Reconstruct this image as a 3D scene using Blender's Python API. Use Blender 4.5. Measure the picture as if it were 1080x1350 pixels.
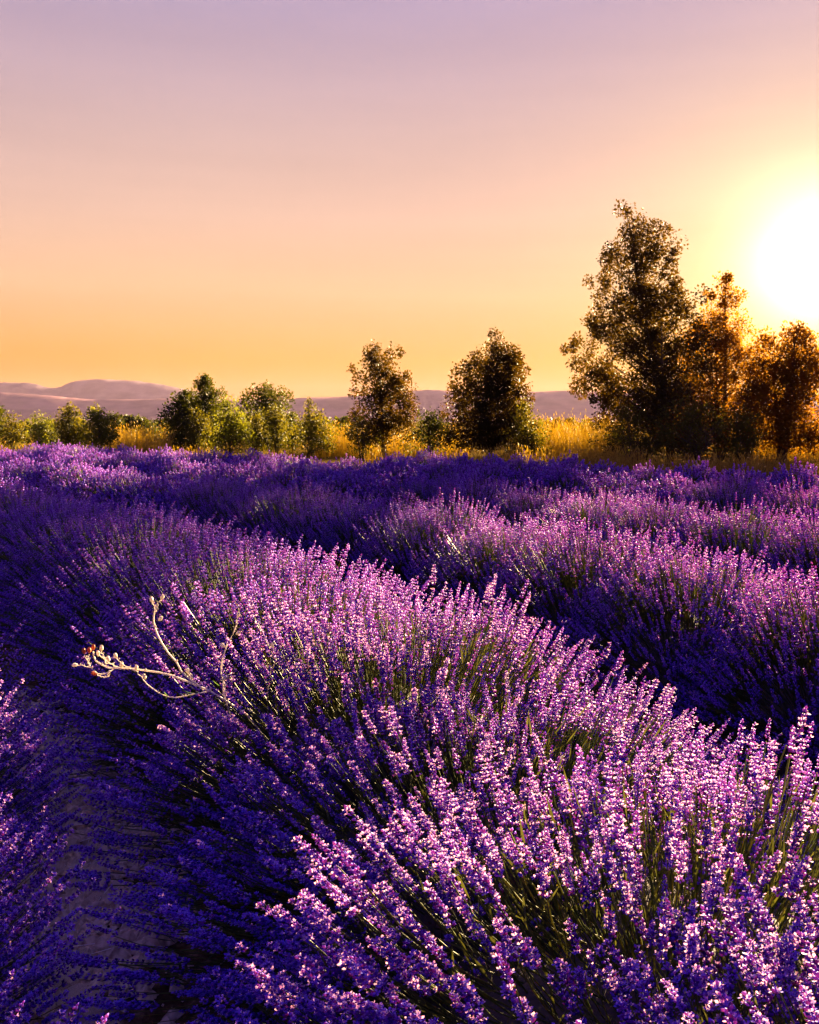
import bpy, math, random
import numpy as np
from mathutils import Vector, Matrix, noise

scene = bpy.context.scene
for o in list(bpy.data.objects):
    bpy.data.objects.remove(o)
C = scene.collection
rng = np.random.default_rng(11)
random.seed(11)
R = math.radians

# ------------------------------------------------------------------ camera
FPX, CX, HY, EYE = 1100.0, 540.0, 555.0, 1.40      # focal length in photo pixels, centre column, horizon row, eye height
cam_d = bpy.data.cameras.new('camera')
cam_d.sensor_fit = 'VERTICAL'; cam_d.sensor_height = 36.0
cam_d.lens = 36.0 * FPX / 1350.0
cam_d.shift_y = -(675.0 - HY) / 1350.0
cam_d.clip_start = 0.05; cam_d.clip_end = 20000
cam = bpy.data.objects.new('camera', cam_d); C.objects.link(cam)
cam.location = (0, 0, EYE); cam.rotation_euler = (R(90), 0, 0)
scene.camera = cam

# ------------------------------------------------------------------ sky, sun, exposure
SUN_AZ, SUN_EL = R(26.3), R(9.7)
SV = Vector((math.sin(SUN_AZ) * math.cos(SUN_EL), math.cos(SUN_AZ) * math.cos(SUN_EL), math.sin(SUN_EL)))
scene.view_settings.view_transform = 'Standard'
scene.view_settings.look = 'None'
scene.view_settings.gamma = 1.0
scene.view_settings.exposure = 3.7

def srgb(r, g, b):
    f = lambda c: (c / 12.92 if c <= 0.04045 else ((c + 0.055) / 1.055) ** 2.4)
    return (f(r / 255), f(g / 255), f(b / 255))

NISH = 0.0002
world = bpy.data.worlds.new('World'); scene.world = world; world.use_nodes = True
wn, wl = world.node_tree.nodes, world.node_tree.links
wn.clear()
def W(t, **kw):
    n = wn.new(t)
    for k, v in kw.items(): setattr(n, k, v)
    return n
def wm(op, a, b=None):
    n = W('ShaderNodeMath', operation=op)
    for i, v in enumerate((a, b)):
        if v is None: continue
        if isinstance(v, (int, float)): n.inputs[i].default_value = v
        else: wl.new(v, n.inputs[i])
    return n.outputs[0]
tc = W('ShaderNodeTexCoord')
nrm = W('ShaderNodeVectorMath', operation='NORMALIZE'); wl.new(tc.outputs['Generated'], nrm.inputs[0])
sep = W('ShaderNodeSeparateXYZ'); wl.new(nrm.outputs[0], sep.inputs[0])
elev = wm('MULTIPLY', wm('ARCSINE', sep.outputs[2]), 2 / math.pi)       # 0 horizon .. 1 zenith
ramp = W('ShaderNodeValToRGB'); wl.new(elev, ramp.inputs[0])
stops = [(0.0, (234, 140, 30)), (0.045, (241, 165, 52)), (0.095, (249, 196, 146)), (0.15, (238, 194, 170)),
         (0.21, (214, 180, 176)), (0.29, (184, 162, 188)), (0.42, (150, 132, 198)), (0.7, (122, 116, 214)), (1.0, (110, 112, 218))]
els = ramp.color_ramp.elements
while len(els) > 1: els.remove(els[-1])
els[0].position = stops[0][0]; els[0].color = (*srgb(*stops[0][1]), 1)
for p, c in stops[1:]:
    e = els.new(p); e.color = (*srgb(*c), 1)
dotn = W('ShaderNodeVectorMath', operation='DOT_PRODUCT'); wl.new(nrm.outputs[0], dotn.inputs[0]); dotn.inputs[1].default_value = SV
ang = wm('ARCCOSINE', wm('MINIMUM', dotn.outputs['Value'], 0.999999))
def glow(width, power, amp, col):                    # the aureole round the sun
    e = wm('POWER', wm('DIVIDE', ang, width), power)
    v = wm('MULTIPLY', wm('EXPONENT', wm('MULTIPLY', e, -1.0)), amp)
    m = W('ShaderNodeVectorMath', operation='SCALE'); m.inputs[0].default_value = col; wl.new(v, m.inputs['Scale'])
    return m.outputs[0]
def vadd(a, b):
    n = W('ShaderNodeVectorMath', operation='ADD'); wl.new(a, n.inputs[0]); wl.new(b, n.inputs[1]); return n.outputs[0]
tot = ramp.outputs[0]
for g in (glow(0.043, 1.3, 4.2, (1.0, 0.90, 0.66)), glow(0.155, 1.6, 0.50, (0.9, 0.66, 0.08)), glow(0.36, 1.5, 0.15, (1.0, 0.42, 0.06))):
    tot = vadd(tot, g)
# faint uneven veils of haze high in the air
mpv = W('ShaderNodeMapping'); mpv.inputs['Scale'].default_value = (2.2, 2.2, 26.0); mpv.inputs['Rotation'].default_value = (0.0, R(5), 0.0); wl.new(nrm.outputs[0], mpv.inputs[0])
nzv = W('ShaderNodeTexNoise'); nzv.inputs['Scale'].default_value = 1.0; nzv.inputs['Detail'].default_value = 5.0; wl.new(mpv.outputs[0], nzv.inputs[0])
vl = W('ShaderNodeMapRange'); wl.new(nzv.outputs[0], vl.inputs[0]); vl.inputs[1].default_value = 0.25; vl.inputs[2].default_value = 0.75; vl.inputs[3].default_value = 0.955; vl.inputs[4].default_value = 1.045
vs = W('ShaderNodeVectorMath', operation='SCALE'); wl.new(tot, vs.inputs[0]); wl.new(vl.outputs[0], vs.inputs['Scale']); tot = vs.outputs[0]
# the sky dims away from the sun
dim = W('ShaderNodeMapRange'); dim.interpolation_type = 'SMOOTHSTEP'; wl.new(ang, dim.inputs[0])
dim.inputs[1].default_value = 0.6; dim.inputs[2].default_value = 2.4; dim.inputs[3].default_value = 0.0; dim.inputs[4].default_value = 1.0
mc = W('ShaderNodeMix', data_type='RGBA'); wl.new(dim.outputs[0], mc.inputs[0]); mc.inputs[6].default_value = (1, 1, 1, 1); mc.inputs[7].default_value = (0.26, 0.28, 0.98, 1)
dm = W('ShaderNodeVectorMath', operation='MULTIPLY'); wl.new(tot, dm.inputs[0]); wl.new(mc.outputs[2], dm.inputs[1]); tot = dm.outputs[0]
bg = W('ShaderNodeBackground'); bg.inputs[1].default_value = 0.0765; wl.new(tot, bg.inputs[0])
sky = W('ShaderNodeTexSky', sky_type='NISHITA'); sky.sun_disc = False
sky.sun_elevation = SUN_EL; sky.sun_rotation = SUN_AZ
bg2 = W('ShaderNodeBackground'); bg2.inputs[1].default_value = NISH; wl.new(sky.outputs[0], bg2.inputs[0])
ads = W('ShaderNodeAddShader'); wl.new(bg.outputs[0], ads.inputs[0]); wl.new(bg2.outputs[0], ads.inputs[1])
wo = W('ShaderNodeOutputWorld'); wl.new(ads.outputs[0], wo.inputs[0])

sun_d = bpy.data.lights.new('sun', 'SUN'); sun_d.energy = 5.0; sun_d.angle = R(0.6); sun_d.color = (1.0, 0.70, 0.35)
sun = bpy.data.objects.new('sun', sun_d); C.objects.link(sun)
sun.rotation_euler = SV.to_track_quat('Z', 'Y').to_euler(); sun.location = SV * 60

cy = scene.cycles
cy.max_bounces = 5; cy.diffuse_bounces = 3; cy.glossy_bounces = 2; cy.transmission_bounces = 4
cy.volume_bounces = 0; cy.transparent_max_bounces = 4
cy.caustics_reflective = False; cy.caustics_refractive = False
cy.use_denoising = True
try: cy.denoiser = 'OPENIMAGEDENOISE'
except Exception: pass
cy.sample_clamp_indirect = 6.0

# ------------------------------------------------------------------ helpers
def at(px, py, Y):                                   # a point seen at photo pixel (px,py) at distance Y
    return Vector(((px - CX) / FPX * Y, Y, EYE - (py - HY) / FPX * Y))

def tag(o, label=None, cat=None, group=None, kind=None):
    if label: o['label'] = label
    if cat: o['category'] = cat
    if group: o['group'] = group
    if kind: o['kind'] = kind
    return o

def mesh_np(name, V, T, mats, mi=None, var=None, smooth=False):
    V = np.asarray(V, np.float32); T = np.asarray(T, np.int32)
    me = bpy.data.meshes.new(name)
    me.vertices.add(len(V)); me.vertices.foreach_set('co', V.ravel())
    k = T.shape[1]
    me.loops.add(len(T) * k); me.loops.foreach_set('vertex_index', T.ravel())
    me.polygons.add(len(T)); me.polygons.foreach_set('loop_start', np.arange(0, len(T) * k, k, dtype=np.int32))
    for m in mats: me.materials.append(m)
    if mi is not None: me.polygons.foreach_set('material_index', np.asarray(mi, np.int32))
    me.polygons.foreach_set('use_smooth', np.full(len(T), smooth))
    if var is not None:
        a = me.attributes.new('var', 'FLOAT_COLOR', 'POINT')
        a.data.foreach_set('color', np.asarray(var, np.float32).ravel())
    me.update(calc_edges=True)
    return me

def link(name, me, parent=None, loc=None):
    o = bpy.data.objects.new(name, me); C.objects.link(o)
    if parent is not None: o.parent = parent
    if loc is not None: o.location = loc
    return o

def empty(name, loc=(0, 0, 0), rz=0.0):
    o = bpy.data.objects.new(name, None); C.objects.link(o)
    o.empty_display_size = 0.1
    o.location = loc; o.rotation_euler = (0, 0, rz); return o

def frames(d, roll):                                 # rotation matrices whose z axis is d
    d = d / np.maximum(np.linalg.norm(d, axis=1, keepdims=True), 1e-9)
    up = np.where(np.abs(d[:, 2:3]) > 0.95, np.array([[1., 0, 0]]), np.array([[0., 0, 1.]]))
    x = np.cross(up, d); x /= np.linalg.norm(x, axis=1, keepdims=True)
    y = np.cross(d, x)
    c, s = np.cos(roll)[:, None], np.sin(roll)[:, None]
    return np.stack([x * c + y * s, -x * s + y * c, d], axis=2)

class Acc:                                           # collects triangles
    def __init__(s): s.V, s.T, s.M, s.A, s.n = [], [], [], [], 0
    def add(s, V, T, m=0, A=None):
        V = np.asarray(V, float).reshape(-1, 3); T = np.asarray(T, int).reshape(-1, 3)
        s.V.append(V); s.T.append(T + s.n); s.M.append(np.full(len(T), m) if np.isscalar(m) else np.asarray(m))
        s.A.append(np.zeros((len(V), 4)) + np.array([.5, .5, 0, 1]) if A is None else A); s.n += len(V)
    def scatter(s, proto, P, Rm, S, rv=None):        # proto = (V, T, M, A)
        PV, PT, PM, PA = proto; N, k = len(P), len(PV)
        if N == 0: return
        V = np.einsum('nij,kj->nki', Rm * np.asarray(S).reshape(N, 1, -1), PV) + P[:, None, :]
        T = PT[None] + (np.arange(N) * k)[:, None, None]
        A = np.repeat(PA[None], N, 0).copy()
        A[:, :, 0] = (rng.random(N) if rv is None else rv)[:, None]
        s.add(V.reshape(-1, 3), T.reshape(-1, 3), np.tile(PM, N), A.reshape(-1, 4))
    def mesh(s, name, mats, smooth=False):
        return mesh_np(name, np.concatenate(s.V), np.concatenate(s.T), mats, np.concatenate(s.M), np.concatenate(s.A), smooth)
    def proto(s): return np.concatenate(s.V), np.concatenate(s.T), np.concatenate(s.M), np.concatenate(s.A)

def tubes(P, rad, sides=3):                          # P (N,K,3) polylines, rad (K,) or (N,K) -> V, T
    P = np.asarray(P, float); N, K, _ = P.shape
    rad = np.broadcast_to(np.asarray(rad, float), (N, K))
    d = np.gradient(P, axis=1); d /= np.maximum(np.linalg.norm(d, axis=2, keepdims=True), 1e-9)
    ref = np.where(np.abs(d[..., 2:3]) > 0.9, np.array([1., 0, 0]), np.array([0., 0, 1.]))
    x = np.cross(ref, d); x /= np.maximum(np.linalg.norm(x, axis=2, keepdims=True), 1e-9); y = np.cross(d, x)
    a = np.arange(sides) * 2 * np.pi / sides
    V = P[:, :, None, :] + rad[:, :, None, None] * (x[:, :, None, :] * np.cos(a)[None, None, :, None] + y[:, :, None, :] * np.sin(a)[None, None, :, None])
    base = np.arange(N)[:, None, None] * K * sides + np.arange(K - 1)[None, :, None] * sides
    i = np.arange(sides)[None, None, :]; j = (i + 1) % sides
    q = np.stack([base + i, base + j, base + sides + j, base + sides + i], -1).reshape(-1, 4)
    T = np.concatenate([q[:, [0, 1, 2]], q[:, [0, 2, 3]]])
    return V.reshape(-1, 3), T

# ------------------------------------------------------------------ materials
def new_mat(name):
    m = bpy.data.materials.new(name); m.use_nodes = True
    nt = m.node_tree; nt.nodes.clear()
    return m, nt.nodes, nt.links
def ramp_node(n, stops, inp, l):
    r = n.new('ShaderNodeValToRGB'); e = r.color_ramp.elements
    while len(e) > 1: e.remove(e[-1])
    e[0].position = stops[0][0]; e[0].color = (*stops[0][1], 1)
    for p, c in stops[1:]:
        k = e.new(p); k.color = (*c, 1)
    l.new(inp, r.inputs[0]); return r.outputs[0]
def petal_mat(name, stops, tstops, trans=0.45, rough=0.5, spec=0.25, use_obj=True):
    """thin plant tissue: reflects one colour, lets another through, both varying from piece to piece"""
    m, n, l = new_mat(name)
    at_ = n.new('ShaderNodeAttribute'); at_.attribute_name = 'var'
    sp = n.new('ShaderNodeSeparateColor'); l.new(at_.outputs['Color'], sp.inputs[0])
    mx = n.new('ShaderNodeMath'); mx.operation = 'MULTIPLY_ADD'; l.new(sp.outputs[1], mx.inputs[0]); mx.inputs[1].default_value = 0.55
    ml = n.new('ShaderNodeMath'); ml.operation = 'MULTIPLY'; l.new(sp.outputs[0], ml.inputs[0]); ml.inputs[1].default_value = 0.3
    l.new(ml.outputs[0], mx.inputs[2])
    oi = n.new('ShaderNodeObjectInfo')
    ad = n.new('ShaderNodeMath'); ad.operation = 'MULTIPLY_ADD'; l.new(oi.outputs['Random'], ad.inputs[0]); ad.inputs[1].default_value = 0.15
    l.new(mx.outputs[0], ad.inputs[2])
    col = ramp_node(n, stops, ad.outputs[0], l); tcol = ramp_node(n, tstops, ad.outputs[0], l)
    p = n.new('ShaderNodeBsdfPrincipled'); l.new(col, p.inputs['Base Color'])
    p.inputs['Roughness'].default_value = rough; p.inputs['Specular IOR Level'].default_value = spec
    t = n.new('ShaderNodeBsdfTranslucent'); l.new(tcol, t.inputs[0])
    mix = n.new('ShaderNodeMixShader'); mix.inputs[0].default_value = trans
    l.new(p.outputs[0], mix.inputs[1]); l.new(t.outputs[0], mix.inputs[2])
    o = n.new('ShaderNodeOutputMaterial'); l.new(mix.outputs[0], o.inputs[0])
    return m

M_flower = petal_mat('lavender_floret',
    [(0.08, (0.012, 0.005, 0.14)), (0.33, (0.048, 0.018, 0.56)), (0.55, (0.095, 0.045, 0.90)), (0.95, (0.32, 0.19, 0.93))],
    [(0.08, (0.20, 0.03, 0.10)), (0.4, (0.62, 0.17, 0.32)), (0.6, (0.80, 0.30, 0.42)), (0.95, (0.97, 0.62, 0.64))], 0.42, 0.55, 0.12)
M_corolla = petal_mat('lavender_corolla',
    [(0.0, (0.09, 0.045, 0.88)), (0.6, (0.17, 0.09, 0.91)), (1.0, (0.40, 0.27, 0.92))],
    [(0.0, (0.72, 0.26, 0.44)), (1.0, (0.97, 0.66, 0.66))], 0.46, 0.55, 0.12)
M_stem = petal_mat('lavender_stem',
    [(0.0, (0.045, 0.075, 0.012)), (0.6, (0.085, 0.12, 0.02)), (1.0, (0.16, 0.15, 0.03))],
    [(0.0, (0.12, 0.16, 0.01)), (1.0, (0.42, 0.32, 0.03))], 0.30, 0.5, 0.3)
M_lleaf = petal_mat('lavender_leaf',
    [(0.0, (0.025, 0.04, 0.012)), (1.0, (0.07, 0.09, 0.03))],
    [(0.0, (0.05, 0.06, 0.008)), (1.0, (0.12, 0.11, 0.012))], 0.22, 0.6, 0.2)
def leaf_mat(name, a, b, ta, tb, trans=0.5):
    return petal_mat(name, [(0.0, a), (1.0, b)], [(0.0, ta), (1.0, tb)], trans, 0.55, 0.08)
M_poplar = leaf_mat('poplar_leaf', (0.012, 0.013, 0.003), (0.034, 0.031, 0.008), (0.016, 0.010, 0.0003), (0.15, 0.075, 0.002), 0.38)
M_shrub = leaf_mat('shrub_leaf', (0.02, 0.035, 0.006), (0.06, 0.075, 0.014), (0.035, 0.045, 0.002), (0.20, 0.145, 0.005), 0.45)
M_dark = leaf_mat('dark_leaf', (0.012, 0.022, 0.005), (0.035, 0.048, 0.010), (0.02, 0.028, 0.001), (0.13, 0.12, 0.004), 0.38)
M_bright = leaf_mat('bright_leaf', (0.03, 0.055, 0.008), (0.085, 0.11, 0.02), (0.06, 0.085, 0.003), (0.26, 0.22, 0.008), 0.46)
M_grass = leaf_mat('dry_grass_blade', (0.20, 0.15, 0.03), (0.38, 0.29, 0.07), (0.50, 0.34, 0.03), (0.85, 0.66, 0.10), 0.55)
def bark_mat(name, a, b):
    m, n, l = new_mat(name)
    t = n.new('ShaderNodeTexCoord'); mp = n.new('ShaderNodeMapping'); mp.inputs['Scale'].default_value = (14, 14, 3); l.new(t.outputs['Object'], mp.inputs[0])
    nz = n.new('ShaderNodeTexNoise'); nz.inputs['Scale'].default_value = 2.0; nz.inputs['Detail'].default_value = 6; l.new(mp.outputs[0], nz.inputs[0])
    c = ramp_node(n, [(0.3, a), (0.7, b)], nz.outputs[0], l)
    p = n.new('ShaderNodeBsdfPrincipled'); l.new(c, p.inputs['Base Color']); p.inputs['Roughness'].default_value = 0.9
    bp = n.new('ShaderNodeBump'); bp.inputs['Strength'].default_value = 0.6; bp.inputs['Distance'].default_value = 0.02
    l.new(nz.outputs[0], bp.inputs['Height']); l.new(bp.outputs[0], p.inputs['Normal'])
    o = n.new('ShaderNodeOutputMaterial'); l.new(p.outputs[0], o.inputs[0]); return m
M_backlit = leaf_mat('backlit_glow_leaf', (0.014, 0.016, 0.003), (0.05, 0.042, 0.008), (0.10, 0.040, 0.001), (0.60, 0.24, 0.006), 0.5)  # orange glow of leaves against the sun, put into their transmitted colour
M_bark = bark_mat('tree_bark', (0.025, 0.018, 0.010), (0.07, 0.05, 0.032))
M_core = bark_mat('lavender_core_dark', (0.03, 0.024, 0.016), (0.07, 0.055, 0.035))  # dark tone for the added light-blocking cores of the bushes

def soil_mat():
    m, n, l = new_mat('dry_soil')
    t = n.new('ShaderNodeTexCoord')
    def nz(sc, det, rough=0.6):
        k = n.new('ShaderNodeTexNoise'); k.inputs['Scale'].default_value = sc; k.inputs['Detail'].default_value = det
        k.inputs['Roughness'].default_value = rough; l.new(t.outputs['Object'], k.inputs[0]); return k.outputs[0]
    big, fine = nz(5.5, 8, 0.65), nz(32, 8, 0.7)
    c1 = ramp_node(n, [(0.30, (0.03, 0.020, 0.010)), (0.52, (0.17, 0.115, 0.055)), (0.74, (0.52, 0.38, 0.20))], fine, l)
    c2 = ramp_node(n, [(0.40, (0.30, 0.27, 0.24)), (0.60, (1.0, 0.95, 0.9))], big, l)
    mu = n.new('ShaderNodeMix'); mu.data_type = 'RGBA'; mu.blend_type = 'MULTIPLY'; mu.inputs[0].default_value = 1.0
    l.new(c1, mu.inputs[6]); l.new(c2, mu.inputs[7])
    sx = n.new('ShaderNodeSeparateXYZ'); l.new(t.outputs['Object'], sx.inputs[0])
    e1 = n.new('ShaderNodeMath'); e1.operation = 'MULTIPLY_ADD'; l.new(sx.outputs[0], e1.inputs[0]); e1.inputs[1].default_value = 0.65; l.new(sx.outputs[1], e1.inputs[2])
    e2 = n.new('ShaderNodeMapRange'); l.new(e1.outputs[0], e2.inputs[0]); e2.inputs[1].default_value = 15.5; e2.inputs[2].default_value = 17.5
    c3 = ramp_node(n, [(0.3, (0.07, 0.048, 0.010)), (0.7, (0.15, 0.10, 0.022))], fine, l)     # stubble and dead grass past the field
    mv = n.new('ShaderNodeMix'); mv.data_type = 'RGBA'; l.new(e2.outputs[0], mv.inputs[0]); l.new(mu.outputs[2], mv.inputs[6]); l.new(c3, mv.inputs[7])
    p = n.new('ShaderNodeBsdfPrincipled'); l.new(mv.outputs[2], p.inputs['Base Color']); p.inputs['Roughness'].default_value = 0.95
    p.inputs['Specular IOR Level'].default_value = 0.0
    bp = n.new('ShaderNodeBump'); bp.inputs['Strength'].default_value = 0.8; bp.inputs['Distance'].default_value = 0.012
    l.new(fine, bp.inputs['Height']); l.new(bp.outputs[0], p.inputs['Normal'])
    o = n.new('ShaderNodeOutputMaterial'); l.new(p.outputs[0], o.inputs[0]); return m
M_soil = soil_mat()
def stone_mat():
    m, n, l = new_mat('limestone')
    t = n.new('ShaderNodeTexCoord'); oi = n.new('ShaderNodeObjectInfo')
    k = n.new('ShaderNodeTexNoise'); k.inputs['Scale'].default_value = 45; k.inputs['Detail'].default_value = 7; l.new(t.outputs['Object'], k.inputs[0])
    c = ramp_node(n, [(0.3, (0.28, 0.19, 0.10)), (0.55, (0.66, 0.51, 0.32)), (0.8, (0.80, 0.66, 0.44))], k.outputs[0], l)
    p = n.new('ShaderNodeBsdfPrincipled'); l.new(c, p.inputs['Base Color']); p.inputs['Roughness'].default_value = 0.9
    bp = n.new('ShaderNodeBump'); bp.inputs['Strength'].default_value = 0.6; bp.inputs['Distance'].default_value = 0.008
    l.new(k.outputs[0], bp.inputs['Height']); l.new(bp.outputs[0], p.inputs['Normal'])
    o = n.new('ShaderNodeOutputMaterial'); l.new(p.outputs[0], o.inputs[0]); return m
M_stone = stone_mat()
def hill_mat(name, a, b):
    m, n, l = new_mat(name)
    t = n.new('ShaderNodeTexCoord')
    k = n.new('ShaderNodeTexNoise'); k.inputs['Scale'].default_value = 0.02; k.inputs['Detail'].default_value = 8; l.new(t.outputs['Object'], k.inputs[0])
    c = ramp_node(n, [(0.35, a), (0.65, b)], k.outputs[0], l)
    p = n.new('ShaderNodeBsdfPrincipled'); l.new(c, p.inputs['Base Color']); p.inputs['Roughness'].default_value = 1.0
    p.inputs['Specular IOR Level'].default_value = 0.0
    o = n.new('ShaderNodeOutputMaterial'); l.new(p.outputs[0], o.inputs[0]); return m
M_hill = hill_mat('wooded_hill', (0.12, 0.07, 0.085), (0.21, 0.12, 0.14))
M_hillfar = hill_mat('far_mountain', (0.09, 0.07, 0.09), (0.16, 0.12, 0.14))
def flat_mat(name, col, rough=0.6, trans=None):
    return petal_mat(name, [(0.0, tuple(c * 0.75 for c in col)), (1.0, col)], [(0.0, col), (1.0, col)], 0.2 if trans is None else trans, rough, 0.25)
M_straw = flat_mat('pale_dry_stem', (0.88, 0.78, 0.66))
M_bud = flat_mat('pale_bud', (0.90, 0.80, 0.62))
M_rust = flat_mat('rusty_bud', (0.62, 0.17, 0.04))
M_wleaf = flat_mat('weed_leaf', (0.10, 0.17, 0.03), 0.5, 0.4)
M_yel = flat_mat('yellowed_leaf', (0.75, 0.42, 0.04), 0.5, 0.5)

# ------------------------------------------------------------------ rows: the line of the near row, others run parallel to it
ROW1 = np.array([(3.1, -4.6), (2.3, -2.6), (1.75, -1.3), (1.42, -.5), (1.18, .1), (.95, .7), (.70, 1.35), (.43, 1.95), (.13, 2.55), (-.28, 3.3),
                 (-1.0, 4.45), (-2.15, 6.05), (-3.9, 8.1), (-6.2, 10.4), (-9.0, 12.9), (-14, 17), (-20, 21.8), (-28, 28)], float)
def resample(P, step):
    d = np.r_[0, np.cumsum(np.linalg.norm(np.diff(P, axis=0), axis=1))]
    s = np.arange(0, d[-1], step)
    return np.c_[np.interp(s, d, P[:, 0]), np.interp(s, d, P[:, 1])]
Q = resample(ROW1, 0.05)
k = np.ones(31) / 31
for _ in range(2):
    pad = np.pad(Q, ((15, 15), (0, 0)), mode='reflect', reflect_type='odd')
    Q = np.c_[np.convolve(pad[:, 0], k, 'valid'), np.convolve(pad[:, 1], k, 'valid')]
TAN = np.gradient(Q, axis=0); TAN /= np.linalg.norm(TAN, axis=1, keepdims=True)
NOR = np.c_[TAN[:, 1], -TAN[:, 0]]                   # to the right of the direction of travel
EDGE = np.array([(30, -5), (12, 6.2), (5.6, 11.2), (0.2, 15.6), (-10.8, 21.8), (-40, 38)], float)
def inside_field(p):                                 # nearer the camera than the far field edge
    y = np.interp(p[0], EDGE[::-1, 0], EDGE[::-1, 1]); return p[1] < y

# ------------------------------------------------------------------ ground: one sheet, fine near the path, reaching the horizon
def axis(fine0, fine1, step, far, ratio=1.22):
    v = list(np.arange(fine0, fine1 + 1e-6, step)); s = step
    x = fine1
    while x < far: s = min(s * ratio, 400); x += s; v.append(x)
    x, s = fine0, step
    while x > -far: s = min(s * ratio, 400); x -= s; v.insert(0, x)
    return np.array(v)
gx, gy = axis(-2.6, 0.6, 0.03, 6000), axis(-0.4, 5.2, 0.035, 6000)
XX, YY = np.meshgrid(gx, gy)
def fbm(x, y, s, o=4):
    return np.array([noise.fractal(Vector((a * s, b * s, 3.7)), 0.9, 2.1, o) for a, b in zip(x.ravel(), y.ravel())]).reshape(x.shape)
near = np.exp(-np.maximum(0, np.hypot(XX + 0.8, YY - 2.2) - 4) / 4)
ZZ = near * (0.030 * fbm(XX, YY, 1.6, 3) + 0.026 * fbm(XX, YY, 8.0, 4))
nx, ny = len(gx), len(gy)
idx = np.arange(nx * ny).reshape(ny, nx)
quads = np.stack([idx[:-1, :-1], idx[:-1, 1:], idx[1:, 1:], idx[1:, :-1]], -1).reshape(-1, 4)
g = link('ground', mesh_np('ground', np.c_[XX.ravel(), YY.ravel(), ZZ.ravel()], quads, [M_soil], smooth=True))
tag(g, 'pale dry clod-strewn soil between the lavender rows', kind='structure')
def ground_z(x, y):
    i = np.clip(np.searchsorted(gx, x) - 1, 0, nx - 2); j = np.clip(np.searchsorted(gy, y) - 1, 0, ny - 2)
    return ZZ[j, i]

# ------------------------------------------------------------------ mountains: solid ridges with a front and a back slope
def ridge(name, Y, depth, pts, mat, label, seed):
    pts = np.array(pts, float)
    xs = np.arange(pts[0, 0], pts[-1, 0], 4.0)
    ys = np.interp(xs, pts[:, 0], pts[:, 1])
    ker = np.ones(5) / 5
    ys = np.convolve(np.pad(ys, 2, mode='edge'), ker, 'valid')
    X = (xs - CX) / FPX * Y; H = EYE - (ys - HY) / FPX * Y
    prof = np.array([-1.0, -.75, -.5, -.3, -.14, 0.0, .2, .5, 1.0]); hs = np.array([-0.05, .16, .42, .66, .87, 1.0, .85, .4, -0.05])
    V = []
    for i in range(len(X)):
        for p_, h_ in zip(prof, hs):
            jit = noise.fractal(Vector((X[i] * 0.013, p_ * 3.1, seed)), 0.8, 2.0, 4)
            hh = h_ * H[i] * (1 + (0.0 if p_ in (-1.0, 0.0, 1.0) else 0.13 * jit)) + (0.012 * H[i] * noise.noise(Vector((X[i] * .08, seed, 0))) if p_ == 0 else 0)
            V.append((X[i] * (1 + p_ * depth / Y), Y + p_ * depth + 0.1 * depth * jit, hh))
    n_, k_ = len(X), len(prof); id_ = np.arange(n_ * k_).reshape(n_, k_)
    q = np.stack([id_[:-1, :-1], id_[1:, :-1], id_[1:, 1:], id_[:-1, 1:]], -1).reshape(-1, 4)
    o = link(name, mesh_np(name, V, q, [mat], smooth=True)); tag(o, label, kind='structure')
ridge('mountain', 1900, 260, [(-700, 530), (-300, 515), (-60, 503), (0, 504), (45, 505), (62, 511), (78, 512), (95, 505), (108, 501), (140, 500), (180, 502), (215, 507),
       (250, 514), (290, 524), (330, 536), (370, 545), (420, 552)], M_hillfar, 'far flat-topped mauve mountain behind the lower ridge', 1.3)
ridge('hill', 1350, 200, [(-700, 512), (-300, 510), (-40, 516), (20, 518), (60, 521), (100, 525), (130, 527), (180, 526), (240, 525), (300, 527), (360, 528), (400, 524), (450, 523),
       (500, 519), (545, 515), (570, 514), (620, 517), (690, 517), (740, 515), (800, 517), (900, 521), (1000, 519), (1150, 524), (1500, 516), (2100, 530)], M_hill,
      'long low mauve hill ridge behind the trees', 4.1)

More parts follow.
